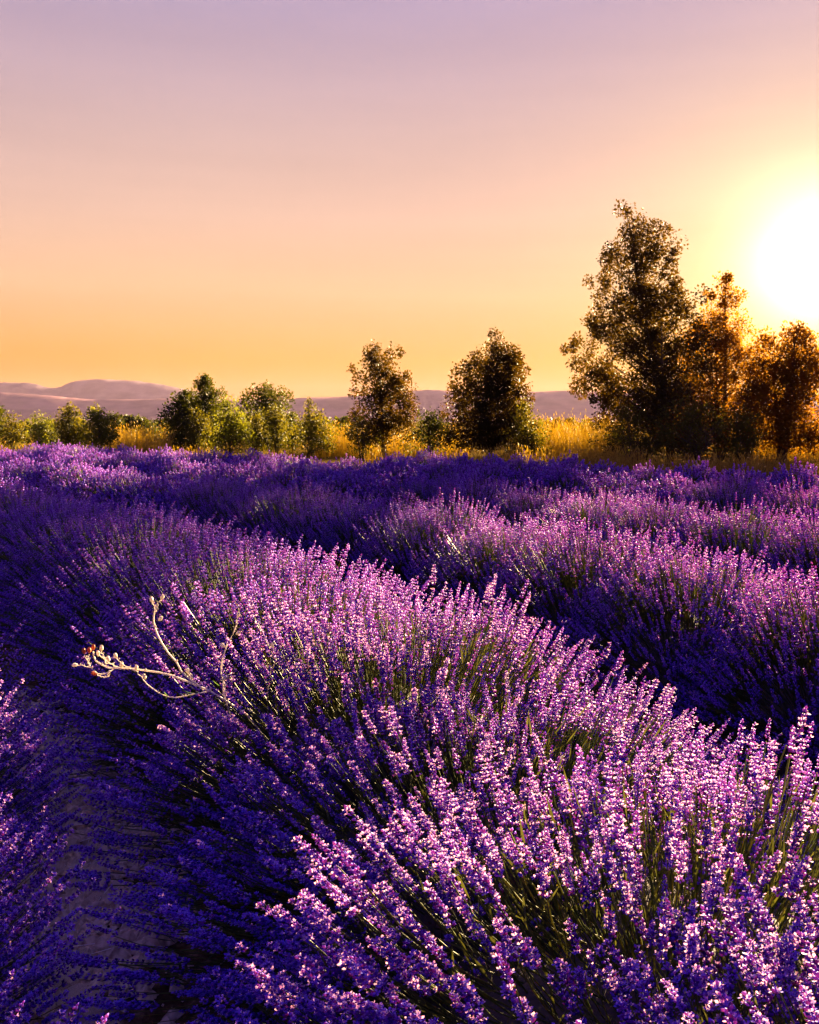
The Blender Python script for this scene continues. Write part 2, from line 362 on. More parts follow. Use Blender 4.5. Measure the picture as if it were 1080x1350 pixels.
# ------------------------------------------------------------------ lavender spikes
def bud(L, w, sides, seedv):
    a = np.arange(sides) * 2 * np.pi / sides
    V = np.r_[[(0, 0, 0)], np.c_[np.cos(a) * w, np.sin(a) * w, np.full(sides, L * 0.58)], [(0, 0, L)]]
    i = np.arange(sides); j = (i + 1) % sides
    T = np.r_[np.c_[np.zeros(sides, int), j + 1, i + 1], np.c_[i + 1, j + 1, np.full(sides, sides + 1)]]
    return V, T
def spike_head(whorls, per, sides, bl, bw, L=0.075, corolla=0.0, r_=None):
    """a flower head standing on +z from the origin: whorls of buds, some with an open corolla"""
    r_ = r_ or random.Random(1); acc = Acc()
    zs = [0.0 + L * (i / (whorls - 0.4)) ** 1.0 for i in range(whorls)]
    if whorls > 4: zs[0] -= 0.012
    for i, z in enumerate(zs):
        f = 1 - 0.45 * (i / whorls) ** 2
        for j in range(per):
            a = 2 * math.pi * (j / per + 0.5 * (i % 2) / per) + r_.uniform(-.25, .25)
            tilt = R(r_.uniform(26, 58)) * (1 - 0.35 * i / whorls)
            d = np.array([[math.cos(a) * math.sin(tilt), math.sin(a) * math.sin(tilt), math.cos(tilt)]])
            BV, BT = bud(bl * f * r_.uniform(.8, 1.2), bw * f * r_.uniform(.85, 1.15), sides, 0)
            fr = frames(d, np.array([r_.uniform(0, 6)]))[0]
            p = np.array([math.cos(a) * 0.0025, math.sin(a) * 0.0025, z + r_.uniform(-.002, .002)])
            A = np.zeros((len(BV), 4)); A[:, 1] = r_.random(); A[:, 3] = 1
            acc.add(BV @ fr.T + p, BT, 0, A)
            if r_.random() < corolla:                # open two-lipped flower: four small petals
                tip = p + d[0] * bl * f * 1.0
                fr2 = frames(d + np.array([[0, 0, .3]]), np.array([r_.uniform(0, 6)]))[0]; s = 0.0042 * r_.uniform(.8, 1.25)
                PV = [(0, 0, -0.002)]; PT = []
                for q in range(4):
                    b0 = q * math.pi / 2; 
                    PV += [(s * math.cos(b0 - .5), s * math.sin(b0 - .5), .0015), (1.35 * s * math.cos(b0), 1.35 * s * math.sin(b0), .003), (s * math.cos(b0 + .5), s * math.sin(b0 + .5), .0015)]
                    PT += [(0, 1 + 3 * q, 2 + 3 * q), (0, 2 + 3 * q, 3 + 3 * q)]
                A = np.zeros((len(PV), 4)); A[:, 1] = r_.random(); A[:, 3] = 1
                acc.add(np.array(PV) @ fr2.T + tip, PT, 1, A)
    BV, BT = bud(bl * 1.0, bw, sides, 0); A = np.zeros((len(BV), 4)); A[:, 1] = .8; A[:, 3] = 1
    acc.add(BV + np.array([0, 0, zs[-1] + 0.004]), BT, 0, A)
    return acc.proto()
rr = random.Random(5)
HEAD0 = [spike_head(8 + (i % 2), 6, 4, .0102, .0034, .080 + .007 * (i % 3), .34, rr) for i in range(6)]
HEAD1 = [spike_head(7, 4, 3, .0110, .0042, .080, 0.12, rr) for i in range(4)]
HEAD2 = [spike_head(5, 3, 3, .0130, .0062, .076, 0.0, rr) for i in range(4)]
HEAD3 = [spike_head(3, 2, 3, .026, .013, .055, 0.0, rr) for i in range(4)]

def bush_layout(n, ax, ay, hz, r):
    """n stems of a dome-shaped clump: x across the row, y along it"""
    uz = r.uniform(0.10, 1.0, n) ** 0.90; az = r.uniform(0, 2 * np.pi, n); s = np.sqrt(1 - uz ** 2)
    u = np.c_[s * np.cos(az), s * np.sin(az), uz]
    lump = np.array([1 + 0.13 * noise.noise(Vector((a * 2.6 + ax * 31, b * 2.6 + n * .01, c * 2.6))) for a, b, c in u])
    ln = r.uniform(0.80, 1.04, n) * lump
    ln[r.random(n) < 0.05] *= 1.09
    tip = np.c_[u[:, 0] * ax * ln, u[:, 1] * ay * ln, 0.07 + (hz - 0.07) * u[:, 2] ** 1.22 * ln]
    base = np.c_[u[:, 0] * ax * 0.22, u[:, 1] * ay * 0.25, np.full(n, 0.12) + 0.06 * r.random(n)] * r.uniform(.6, 1.1, (n, 1))
    d = u * np.array([1.0, 0.95, 1.0]) + np.array([0, 0, 0.30]) + r.normal(0, 0.075, (n, 3))
    d /= np.linalg.norm(d, axis=1, keepdims=True)
    ctl = tip - d * np.linalg.norm(tip - base, axis=1, keepdims=True) * 0.42
    ctl[:, 2] = np.maximum(ctl[:, 2], 0.06)
    return base, ctl, tip, d, r.uniform(0.60, 1.02, n)
def stem_poly(base, ctl, tip, K):
    t = np.linspace(0, 1, K)[None, :, None]
    return base[:, None] * (1 - t) ** 2 + 2 * ctl[:, None] * t * (1 - t) + tip[:, None] * t ** 2

def foliage_mesh(name, ax, ay, hz, r, n):
    acc = Acc()
    uz = r.uniform(0.02, 1, n); az = r.uniform(0, 2 * np.pi, n); s = np.sqrt(1 - uz ** 2)
    u = np.c_[s * np.cos(az), s * np.sin(az), uz]; ln = r.uniform(.45, 1.05, n)[:, None]
    P = u * np.array([ax * .82, ay * .92, hz * .78]) * ln + np.array([0, 0, .05])
    d = u + np.array([0, 0, .5]) + r.normal(0, .35, (n, 3))
    w = 0.0028
    LV = np.array([(0, 0, 0), (-w, 0, .022), (w, 0, .022), (0, .004, .055)]); LT = np.array([(0, 2, 1), (1, 2, 3)])
    A = np.zeros((4, 4)); A[:, 1] = .5; A[:, 3] = 1
    acc.scatter((LV, LT, np.zeros(2, int), A), P, frames(d, r.uniform(0, 6.28, n)), r.uniform(.8, 1.5, (n, 1)) * np.array([[.7, .7, 1.25]]))
    return acc.mesh(name, [M_lleaf])
def core_mesh(name, ax, ay, hz, seed):               # opaque dark core, knobbly, added inside the bush to block light
    V, T = [], []; nu, nv = 18, 7
    for j in range(nv):
        th = (j / (nv - 1)) * math.pi / 2
        for i in range(nu):
            a = 2 * math.pi * i / nu
            p = Vector((math.cos(a) * math.cos(th), math.sin(a) * math.cos(th), math.sin(th)))
            f = 1 + 0.28 * noise.noise(p * 3.1 + Vector((seed, 0, 0)))
            V.append((p.x * ax * .60 * f, p.y * ay * .76 * f, p.z * hz * .58 * f - 0.02))
    for j in range(nv - 1):
        for i in range(nu):
            a, b = j * nu + i, j * nu + (i + 1) % nu
            T += [(a, b, b + nu), (a, b + nu, a + nu)]
    return mesh_np(name, V, T, [M_core], smooth=True)

AX, AY, HZ = 0.78, 0.64, 0.74
FOL = [foliage_mesh('lavender_foliage', AX, AY, HZ, np.random.default_rng(50 + i), 4200) for i in range(2)]
CORES = [core_mesh('lavender_core', AX, AY, HZ, 2.0 * i) for i in range(3)]
def joined_spikes(name, lay, sel, heads, K, stem_r, sides=3, fat=1.0):
    base, ctl, tip, d, sc = [x[sel] for x in lay]; n = len(base); acc = Acc()
    V, T = tubes(stem_poly(base, ctl, tip, K), np.linspace(stem_r * 1.3, stem_r, K), sides)
    A = np.zeros((len(V), 4)); A[:, 0] = np.repeat(rng.random(n), K * sides); A[:, 1] = np.repeat(rng.random(n), K * sides); A[:, 3] = 1
    acc.add(V, T, 2, A)
    which = rng.integers(0, len(heads), n)
    for h in range(len(heads)):
        m = which == h
        acc.scatter(heads[h], tip[m], frames(d[m], rng.uniform(0, 6.28, m.sum())), np.c_[sc[m] * fat * .84, sc[m] * fat * .84, sc[m]])
    return acc.mesh(name, [M_flower, M_corolla, M_stem], True)
MID = []
for i in range(3):
    r = np.random.default_rng(200 + i); lay = bush_layout(1800, AX, AY, HZ, r)
    MID.append(joined_spikes('lavender_spikes_mid', lay, np.arange(1800), HEAD2, 3, 0.0016))
FAR = []
for i in range(3):
    r = np.random.default_rng(300 + i); lay = bush_layout(1300, AX, AY, HZ, r)
    FAR.append(joined_spikes('lavender_spikes_far', lay, np.arange(1300), HEAD3, 2, 0.0022, 3, 1.1))
HEADME = []
for h in HEAD0:
    HEADME.append(h)

def bush_base(loc, rz, sc, i):
    e = empty('lavender_bush', loc, rz); e.scale = sc
    link('dark_core', CORES[i % 3], e)
    f = link('foliage', FOL[i % 2], e); f['kind'] = 'stuff'
    return e
SPIKE_MESH = []                                      # single spikes with a length of bent stem, hung from the base of the head
for i, h in enumerate(HEAD0):
    for v in range(2):
        acc = Acc(); PV, PT, PM, PA = h; acc.add(PV, PT, PM, PA)
        t = np.linspace(0, 1, 6); bend = 0.16 + 0.14 * v
        P = np.c_[bend * 0.45 * t ** 2, 0.02 * np.sin(t * 3 + i), -0.42 * t + 0.0][None]
        V, T = tubes(P[:, ::-1], np.linspace(0.0022, 0.0014, 6), 4)
        A = np.zeros((len(V), 4)); A[:, 0] = .5; A[:, 1] = (i * .37 + v * .5) % 1; A[:, 3] = 1
        acc.add(V, T, 2, A); SPIKE_MESH.append(acc.mesh('flower_spike', [M_flower, M_corolla, M_stem], True))
def near_bush(loc, rz, sc, i, n=1650, singles=300):
    e = bush_base(loc, rz, sc, i)
    r = np.random.default_rng(900 + i); lay = bush_layout(n, AX, AY, HZ, r)
    Mw = Matrix.Translation(loc) @ Matrix.Rotation(rz, 4, 'Z') @ Matrix.Diagonal((*sc, 1))
    tipw = np.array([Mw @ Vector(p) for p in lay[2]])
    px = CX + FPX * tipw[:, 0] / np.maximum(tipw[:, 1], .05); py = HY + FPX * (EYE - tipw[:, 2]) / np.maximum(tipw[:, 1], .05)
    seen = (tipw[:, 1] > .3) & (px > -60) & (px < 1140) & (py < 1400)
    outer = np.linalg.norm(lay[2] / np.array([AX, AY, HZ]), axis=1)
    score = np.where(seen, 1.0, 0.0) * outer / np.maximum(np.linalg.norm(tipw - np.array([0, 0, EYE]), axis=1), .3)
    order = np.argsort(-score); single = order[:singles][score[order[:singles]] > 0]
    mask = np.ones(n, bool); mask[single] = False
    f = link('flower_spikes', joined_spikes('lavender_spikes_near', lay, np.where(mask)[0], HEAD1, 4, 0.0014), e); f['kind'] = 'stuff'
    base, ctl, tip, d, s_ = lay
    for q in single:
        dv = d[q]; inward = base[q] - tip[q]                       # the stem bends towards the foot of the plant
        z = dv; x = inward - z * np.dot(inward, z); x /= max(np.linalg.norm(x), 1e-6); y = np.cross(z, x)
        o = bpy.data.objects.new('flower_spike', SPIKE_MESH[r.integers(0, len(SPIKE_MESH))]); C.objects.link(o); o.parent = e
        o.matrix_local = Matrix.Translation(tip[q]) @ Matrix(np.c_[x, y, z].tolist()).to_4x4() @ Matrix.Diagonal((float(s_[q]) * .86, float(s_[q]) * .86, float(s_[q]), 1))
    return e

_O = ['first', 'second', 'third', 'fourth', 'fifth', 'sixth', 'seventh', 'eighth', 'ninth']
ORD = _O + ['tenth', 'eleventh', 'twelfth', 'thirteenth', 'fourteenth', 'fifteenth', 'sixteenth', 'seventeenth', 'eighteenth', 'nineteenth', 'twentieth']
for _t, _n in (('twenty', 'thirtieth'), ('thirty', 'fortieth')): ORD += ['%s-%s' % (_t, x) for x in _O] + [_n]
ROWWORD = {0: 'row at lower left', 1: 'nearest long row', 2: 'second row behind the dark furrow', 3: 'third row', 4: 'fourth row', 5: 'fifth row', 6: 'sixth row', 7: 'seventh row', 8: 'eighth row'}
NEARLAB = ['big sunlit lavender bush with pink spikes filling the lower right corner', 'lavender bush at right edge of the nearest row with tall sunlit spikes',
           'lavender bush with pink-tipped spikes on the crest of the nearest row', 'sunlit lavender bush just before the notch in the nearest row',
           'lavender bush with pale pink crest spikes behind the notch', 'half-shaded lavender bush behind the dry weed stems']
PITCH = 2.0
nb = 0; count = {}; outn = {}
for row in range(0, 9):
    off = (row - 1) * PITCH if row else -1.82
    L = Q + NOR * off
    seg = np.r_[0, np.cumsum(np.linalg.norm(np.diff(L, axis=0), axis=1))]
    rw = random.Random(70 + row); s = rw.uniform(0, .3); ordn = 0
    while s < seg[-1]:
        i = min(np.searchsorted(seg, s), len(L) - 1)
        s += rw.uniform(0.66, 0.80)
        p = L[i] + NOR[i] * rw.uniform(-.05, .05); dist = math.hypot(*p)
        if p[1] < -0.3 or not inside_field(p): continue
        if p[1] < 0.55 * abs(p[0]) - 2.2 or abs(p[0]) > 0.50 * p[1] + 1.5: continue   # well outside the view
        if row == 0 and (p[1] > 3.2 or p[1] < -0.2): continue
        rz = math.atan2(TAN[i, 1], TAN[i, 0]) - math.pi / 2 + rw.uniform(-.15, .15)
        h = rw.uniform(.93, 1.07); w = rw.uniform(.94, 1.06)
        w *= (1.34 if p[1] < 2.6 else 1.26) if row == 1 else 1.0; h *= 0.91 if row == 1 and p[1] < 2.7 else 0.90 if row == 0 else 1.0; loc = Vector((p[0], p[1], 0.0)); sc = (w, rw.uniform(.95, 1.1), h)
        visible = row == 0 and 0.9 < p[1] < 3.2 or p[1] > 0.4 and abs(p[0] / max(p[1], .1)) < 0.56 + .7 / max(p[1], .1)
        if row <= 1 and dist < 3.45 and p[1] > 0.2:
            e = near_bush(loc, rz, sc, nb)
        else:
            e = bush_base(loc, rz if rw.random() < .5 else rz + math.pi, sc, nb)
            f = link('flower_spikes', (MID if dist < 9.5 else FAR)[nb % 3], e); f['kind'] = 'stuff'
        nb += 1
        grp = 'lavender bushes of the ' + ROWWORD[row]
        if row == 1 and visible and ordn < len(NEARLAB): lab = NEARLAB[ordn]
        elif visible and ordn < len(ORD): lab = '%s lavender bush counted from the near end of the %s' % (ORD[ordn], ROWWORD[row])
        else: outn[row] = outn.get(row, 0) + 1; lab = '%s lavender bush of the %s just outside the picture' % (ORD[outn[row] - 1], ROWWORD[row])
        if visible: ordn += 1
        tag(e, lab, 'lavender', grp)
        count[row] = count.get(row, 0) + 1
print('BUSHES', count, nb)

# ------------------------------------------------------------------ trees and shrubs
TREE_K = 1.4                                         # the tree line stands well behind the field edge
def leaf_proto(L, w):
    V = np.array([(0, 0, 0), (-w, 0, L * .45), (w, 0, L * .45), (0, L * .16, L)]); T = np.array([(0, 2, 1), (1, 2, 3)])
    A = np.zeros((4, 4)); A[:, 1] = .5; A[:, 3] = 1
    return V, T, np.zeros(2, int), A
def woody(name, label, cat, group, Y, prof, trunk_px, mat, leaf=0.08, clumps=150, per=48, seed=1, spread=.20, stems=1, trunk_r=.06, fill=.55, limb=True):
    """a tree or shrub; prof = (row, left, right) of its crown in photo pixels at distance Y"""
    r = np.random.default_rng(seed)
    if Y < 40: Y, leaf, spread, trunk_r = Y * TREE_K, leaf * 1.27, spread * TREE_K, trunk_r * TREE_K
    prof = np.array(prof, float)
    z = EYE - (prof[:, 0] - HY) / FPX * Y; xl = (prof[:, 1] - CX) / FPX * Y; xr = (prof[:, 2] - CX) / FPX * Y
    o_ = np.argsort(z); z, xl, xr = z[o_], xl[o_], xr[o_]
    bx = (trunk_px - CX) / FPX * Y; root = np.array([bx, Y, 0.0])
    zz = np.linspace(z[0], z[-1], 200); rad = (np.interp(zz, z, xr) - np.interp(zz, z, xl)) / 2
    w = np.maximum(rad, .05) ** 1.5; w /= w.sum()
    cz = r.choice(zz, clumps, p=w) + r.normal(0, .03, clumps)
    cr = (np.interp(cz, z, xr) - np.interp(cz, z, xl)) / 2; cx = (np.interp(cz, z, xr) + np.interp(cz, z, xl)) / 2
    a = r.uniform(0, 2 * np.pi, clumps); q = r.random(clumps) ** fill
    cs = np.minimum(spread, cr * .55 + .03) * r.uniform(.65, 1.35, clumps)
    lobes = np.array([noise.noise(Vector((math.cos(t_) * 1.3, math.sin(t_) * 1.3 + seed * 5.3, h_ * 2.2 / max(z[-1] - z[0], .6) * 1.6))) for t_, h_ in zip(a, cz)])
    rr_ = np.maximum(cr * (1 + .45 * lobes) - cs * .55, .02) * q
    shoot = r.random(clumps) < .14                   # leading shoots that break the outline
    cz = np.where(shoot, cz + np.minimum(r.uniform(.02, .09, clumps) * (z[-1] - z[0]), np.maximum(z[-1] - .5 * cs - cz, 0)), cz); cs = np.where(shoot, cs * .55, cs)
    P = np.c_[cx + rr_ * np.cos(a), Y + rr_ * np.sin(a) * .9, cz] - root
    e = empty(name, root)
    # trunk and limbs
    top = np.array([np.interp(z[-1] - .1, z, (xl + xr) / 2) - bx, 0, z[-1] - .15])
    acc = Acc()
    mains = []
    for s in range(stems):
        off = np.array([r.normal(0, .12), r.normal(0, .12), 0]) if stems > 1 else np.zeros(3)
        tgt = top.copy() if s == 0 else P[np.argsort(-P[:, 2])[int(clumps * (.12 + .1 * s))]]
        t = np.linspace(0, 1, 9)[:, None]
        line = off * .5 + tgt * t + np.c_[.10 * np.sin(t * 5 + s), .08 * np.cos(t * 4 + s) - .08, 0 * t] * t * min(1.0, z[-1] / 4)
        line[:, 0] += (np.interp(np.clip(line[:, 2], z[0], z[-1]), z, (xl + xr) / 2) - bx - line[:, 0]) * .5 * (t[:, 0] > .3) * t[:, 0]
        line[0, 2] = -.05
        V, T = tubes(line[None], np.linspace(trunk_r, .008, 9) if s == 0 else np.linspace(trunk_r * .7, .006, 9), 7)
        acc.add(V, T); mains.append(line)
    tr = link('trunk', acc.mesh('trunk', [M_bark], True), e)
    acc = Acc(); lines = []; rads = []
    for i in range(clumps):
        m = mains[i % stems] if mains[i % stems][-1, 2] > P[i, 2] - .2 else mains[0]; zt = max(P[i, 2] - .55 * np.hypot(P[i, 0], P[i, 1]) - .25 * r.random(), m[1, 2])
        st = np.array([np.interp(zt, m[:, 2], m[:, 0]), np.interp(zt, m[:, 2], m[:, 1]), min(zt, m[-1, 2])])
        t = np.linspace(0, 1, 5)[:, None]; mid = st * .45 + P[i] * .55 + np.array([0, 0, -.07 * np.linalg.norm(P[i] - st)])
        lines.append(st * (1 - t) ** 2 + 2 * mid * t * (1 - t) + P[i] * t ** 2); rads.append(np.linspace(min(.004 + .008 * np.linalg.norm(P[i] - st), trunk_r * .4), .0025, 5))
    V, T = tubes(np.array(lines), np.array(rads), 4); acc.add(V, T)
    link('branches', acc.mesh('branches', [M_bark], True), tr)['kind'] = 'stuff'
    # leaves: every clump is a spray of leaves round its twig
    acc = Acc(); n = clumps * per
    ci = np.repeat(np.arange(clumps), per)
    g_ = r.normal(0, 1, (n, 3)); g_ /= np.linalg.norm(g_, axis=1, keepdims=True)
    LP = P[ci] + g_ * (cs[ci] * r.random(n) ** .5)[:, None] * np.array([1, 1, 1.15])
    keep = LP[:, 2] > .04; LP = LP[keep]; n = len(LP); ci = ci[keep]
    d = g_[keep] * .8 + r.normal(0, .7, (n, 3)) + np.array([0, 0, -.25])
    acc.scatter(leaf_proto(leaf, leaf * .36), LP, frames(d, r.uniform(0, 6.28, n)), r.uniform(.6, 1.25, (n, 1)), np.clip(r.normal(.5, .2, clumps)[ci] + r.normal(0, .18, n), 0, 1))
    cr_ = link('crown', acc.mesh('crown', [mat]), e); cr_['kind'] = 'stuff'
    tag(e, label, cat, group)
    return e
TG, SG = 'trees along the far field edge', 'shrubs along the far field edge'
woody('poplar_tree', 'tallest poplar tree with dark ragged crown left of the sun', 'tree', TG, 21.0,
      [(273, 812, 832), (288, 806, 866), (305, 797, 884), (335, 782, 900), (365, 772, 902), (390, 762, 925), (430, 755, 938), (470, 751, 945), (500, 747, 950), (530, 752, 955), (560, 766, 955), (590, 790, 950)],
      888, M_poplar, .080, 450, 100, 21, .25, 3, .105, .55)
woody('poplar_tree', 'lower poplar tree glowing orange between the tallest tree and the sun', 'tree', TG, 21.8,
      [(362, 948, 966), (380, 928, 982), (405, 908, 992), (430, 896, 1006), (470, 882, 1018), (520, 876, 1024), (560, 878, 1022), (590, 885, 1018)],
      950, M_backlit, .078, 310, 84, 22, .25, 2, .075, .6)
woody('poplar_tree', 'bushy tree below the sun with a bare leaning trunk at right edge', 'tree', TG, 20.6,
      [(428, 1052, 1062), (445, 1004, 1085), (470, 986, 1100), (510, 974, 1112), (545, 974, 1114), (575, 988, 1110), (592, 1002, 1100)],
      1032, M_backlit, .078, 310, 80, 23, .24, 2, .14, .6)
woody('poplar_tree', 'dense pointed tree standing in the middle of the field edge', 'tree', TG, 21.0,
      [(438, 642, 656), (455, 628, 674), (475, 614, 692), (492, 596, 706), (515, 592, 708), (540, 584, 704), (565, 580, 708), (588, 584, 712)],
      648, M_poplar, .074, 310, 84, 24, .22, 2, .06, .58)
woody('poplar_tree', 'airy tree with see-through crown left of the dense pointed tree', 'tree', TG, 21.5,
      [(452, 486, 500), (466, 468, 528), (485, 463, 540), (500, 461, 555), (525, 459, 556), (545, 460, 552), (565, 457, 548), (582, 466, 540)],
      506, M_poplar, .074, 165, 70, 25, .19, 2, .05, .7)
woody('dark_tree', 'broad dark tree behind the shrubs left of centre', 'tree', TG, 31.0,
      [(511, 335, 366), (520, 315, 388), (535, 309, 394), (555, 312, 394), (578, 318, 390)], 352, M_dark, .10, 150, 46, 26, .34, 2, .09, .6)
woody('poplar_tree', 'slender dark tree with spiky top left of the broad dark tree', 'tree', TG, 26.0,
      [(496, 264, 272), (508, 252, 292), (525, 244, 302), (545, 236, 312), (570, 230, 318), (588, 230, 312)], 270, M_dark, .078, 170, 70, 27, .24, 2, .06, .6)
woody('dark_tree', 'narrow dark rounded tree beside the slender spiky tree', 'tree', TG, 26.5,
      [(516, 238, 252), (530, 222, 264), (550, 212, 272), (575, 208, 274), (590, 210, 270)], 240, M_dark, .09, 110, 46, 28, .26, 2, .06, .55)
woody('dark_tree', 'dark tree cut by the left edge of the picture', 'tree', TG, 36.0,
      [(538, -14, 4), (545, -26, 12), (558, -30, 14), (572, -24, 8)], -8, M_dark, .12, 70, 46, 29, .32, 1, .07, .6)
sh = [  # label, Y, profile, material, clumps, leaf
 ('bright green rounded shrub below the slender spiky tree', 23.0, [(534, 292, 312), (545, 280, 328), (565, 276, 335), (588, 278, 336)], M_bright, 90, .075),
 ('yellow-green shrub left of a taller shrub in mid field edge', 23.0, [(543, 352, 372), (555, 345, 385), (575, 342, 390), (590, 344, 390)], M_shrub, 75, .07),
 ('taller pointed yellow-green shrub left of the airy tree', 22.5, [(527, 402, 410), (545, 392, 425), (560, 388, 442), (578, 385, 447), (592, 388, 446)], M_shrub, 90, .07),
 ('dark green rounded shrub at far left', 24.0, [(538, 86, 98), (550, 76, 108), (568, 72, 112), (586, 74, 112)], M_shrub, 80, .075),
 ('green shrub beside the dark rounded shrub at far left', 23.5, [(545, 118, 138), (556, 110, 152), (570, 108, 160), (587, 110, 160)], M_bright, 80, .075),
 ('low green shrub third from the left edge', 25.0, [(556, 42, 66), (568, 36, 72), (584, 36, 72)], M_bright, 50, .07),
 ('low green shrub at the left edge', 25.5, [(554, 2, 26), (566, -4, 38), (584, -6, 38)], M_shrub, 55, .07),
 ('very dark low shrub between the two middle trees', 20.5, [(552, 548, 588), (565, 538, 598), (592, 534, 602)], M_dark, 75, .06),
 ('olive shrub hugging the right side of the dense pointed tree', 20.0, [(538, 680, 700), (555, 670, 716), (575, 668, 722), (598, 668, 724)], M_shrub, 85, .065),
 ('small green shrub at the foot of the airy tree', 20.8, [(556, 462, 488), (570, 456, 500), (592, 455, 505)], M_shrub, 50, .06),
 ('olive shrub joining the narrow dark tree and the bright rounded shrub', 24.5, [(548, 250, 272), (562, 240, 284), (590, 238, 286)], M_shrub, 70, .07),
 ('small olive shrub between the bright rounded shrub and its neighbour', 24.0, [(556, 330, 346), (568, 322, 356), (590, 320, 358)], M_shrub, 60, .07),
 ('small dark shrub between the two yellow-green shrubs', 24.5, [(552, 376, 392), (566, 368, 402), (590, 366, 404)], M_dark, 60, .07),
 ('low olive shrub between the two far left shrubs', 25.0, [(560, 98, 112), (570, 90, 120), (587, 88, 122)], M_shrub, 45, .07),
 ('low dark shrub before the rounded shrub at far left', 25.5, [(562, 60, 74), (572, 54, 84), (586, 52, 86)], M_dark, 45, .07),
 ('tall backlit shrub filling the space under the orange tree', 20.0, [(500, 900, 925), (525, 880, 950), (560, 868, 965), (606, 865, 970)], M_backlit, 130, .065),
 ('tall backlit shrub left of the leaning trunk', 20.2, [(505, 975, 998), (530, 958, 1012), (565, 950, 1018), (606, 950, 1016)], M_backlit, 110, .065),
 ('dark shrub filling the gap under the broad dark tree', 27.5, [(548, 322, 345), (562, 312, 362), (590, 310, 366)], M_dark, 70, .075),
 ('low dark shrub right of the pointed yellow-green shrub', 26.0, [(566, 446, 458), (574, 438, 466), (592, 436, 468)], M_dark, 40, .07),
 ('low dark shrub left of the narrow dark tree', 29.0, [(562, 186, 205), (570, 176, 218), (588, 174, 220)], M_dark, 55, .075),
 ('low olive shrub at the foot of the tallest poplar', 19.2, [(548, 805, 850), (565, 790, 880), (585, 785, 890), (606, 785, 890)], M_shrub, 90, .06),
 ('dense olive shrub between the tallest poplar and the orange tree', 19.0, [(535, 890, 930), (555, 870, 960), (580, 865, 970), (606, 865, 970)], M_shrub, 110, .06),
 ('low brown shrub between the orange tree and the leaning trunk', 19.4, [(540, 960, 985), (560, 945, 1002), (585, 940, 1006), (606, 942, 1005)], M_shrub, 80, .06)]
for i, (lab, Y, prof, mat, cl, lf) in enumerate(sh):
    prof = [(p_[0] - (4 if k_ == 0 else 0), (p_[1] + p_[2]) / 2 - (p_[2] - p_[1]) * .58, (p_[1] + p_[2]) / 2 + (p_[2] - p_[1]) * .58) for k_, p_ in enumerate(prof)]
    woody('shrub', lab, 'shrub', SG, Y, prof, (prof[1][1] + prof[1][2]) / 2, mat, lf, cl, 40, 40 + i, .21, 4, .025, .75)

# far wood edge: small dark trees on the plain
DL = ['first tiny dark tree right of the two far left shrubs', 'tallest tiny tree of the dark distant line at left', 'third tiny dark tree of the distant line at left',
      'fourth tiny dark tree of the distant line at left', 'tiny distant tree partly behind the narrow dark rounded tree', 'tiny distant tree behind the pointed yellow-green shrub',
      'tiny distant tree right of the pointed yellow-green shrub', 'tiny distant tree just left of the airy tree', 'tiny distant tree behind the low shrub at left edge',
      'tiny distant tree left of the dark rounded shrub', 'tiny distant tree above the very dark low shrub', 'middle tiny tree in the gap left of the tallest poplar',
      'tiny distant tree touching the tallest poplar', 'tiny distant tree just right of the olive shrub', 'tiny distant tree showing through the tallest poplar']
for i, (px, top, hw, Y) in enumerate([(150, 549, 14, 75), (172, 548, 12, 80), (190, 553, 13, 78), (210, 556, 12, 74), (232, 552, 16, 82), (400, 556, 14, 70), (430, 558, 15, 70), (452, 555, 13, 68),
                                      (30, 560, 14, 80), (60, 558, 12, 82), (575, 557, 16, 74), (735, 557, 12, 70), (752, 556, 11, 68), (716, 559, 13, 72), (772, 558, 14, 70)]):
    woody('distant_tree', DL[i], 'tree', 'distant dark tree line', Y,
          [(top, px - hw * .5, px + hw * .4), (top + 5, px - hw, px + hw), (top + 14, px - hw, px + hw), (top + 20, px - hw * .8, px + hw * .8)], px, M_dark, .30, 26, 36, 120 + i, .5, 1, .12, .5)

# ------------------------------------------------------------------ dry grass along the field edge
def grass(name, label, spots, seed):
    r = np.random.default_rng(seed); acc = Acc()
    for (px0, px1, Y0, Y1, n, h) in spots:
        Y0, Y1, h = Y0 * 1.35, Y1 * 1.35, h * 1.08
        Y = r.uniform(Y0, Y1, n); X = (r.uniform(px0, px1, n) - CX) / FPX * Y
        cl = np.array([noise.noise(Vector((x * 1.7, y * 1.7, seed))) for x, y in zip(X, Y)])
        H = h * r.uniform(.45, 1.1, n) * (1 + .45 * cl)
        lean = r.normal(0, .22, (n, 2)) * H[:, None]; t = np.linspace(0, 1, 4)[None, :, None]
        P = np.c_[X, Y, np.zeros(n)][:, None] + np.concatenate([lean[:, None] * t ** 2, (H[:, None, None] * t)], 2)
        wd = np.array([1, .9, .6, .08])[None] * r.uniform(.005, .010, (n, 1))
        V, T = tubes(P, wd, 3); A = np.zeros((len(V), 4)); A[:, 0] = np.repeat(r.random(n), 12); A[:, 1] = A[:, 0]; A[:, 3] = 1
        acc.add(V, T, 0, A)
        m = r.random(n) < .35; k_ = m.sum()                       # seed heads
        BV, BT = bud(.10, .012, 3, 0); BA = np.zeros((len(BV), 4)); BA[:, 1] = .9; BA[:, 3] = 1
        acc.scatter((BV, BT, np.zeros(len(BT), int), BA), P[m, -1] - np.array([0, 0, .03]), frames(np.c_[lean[m], H[m]], r.uniform(0, 6, k_)), r.uniform(.7, 1.5, (k_, 1)))
    o = link(name, acc.mesh(name, [M_grass])); tag(o, label, 'grass', kind='stuff')
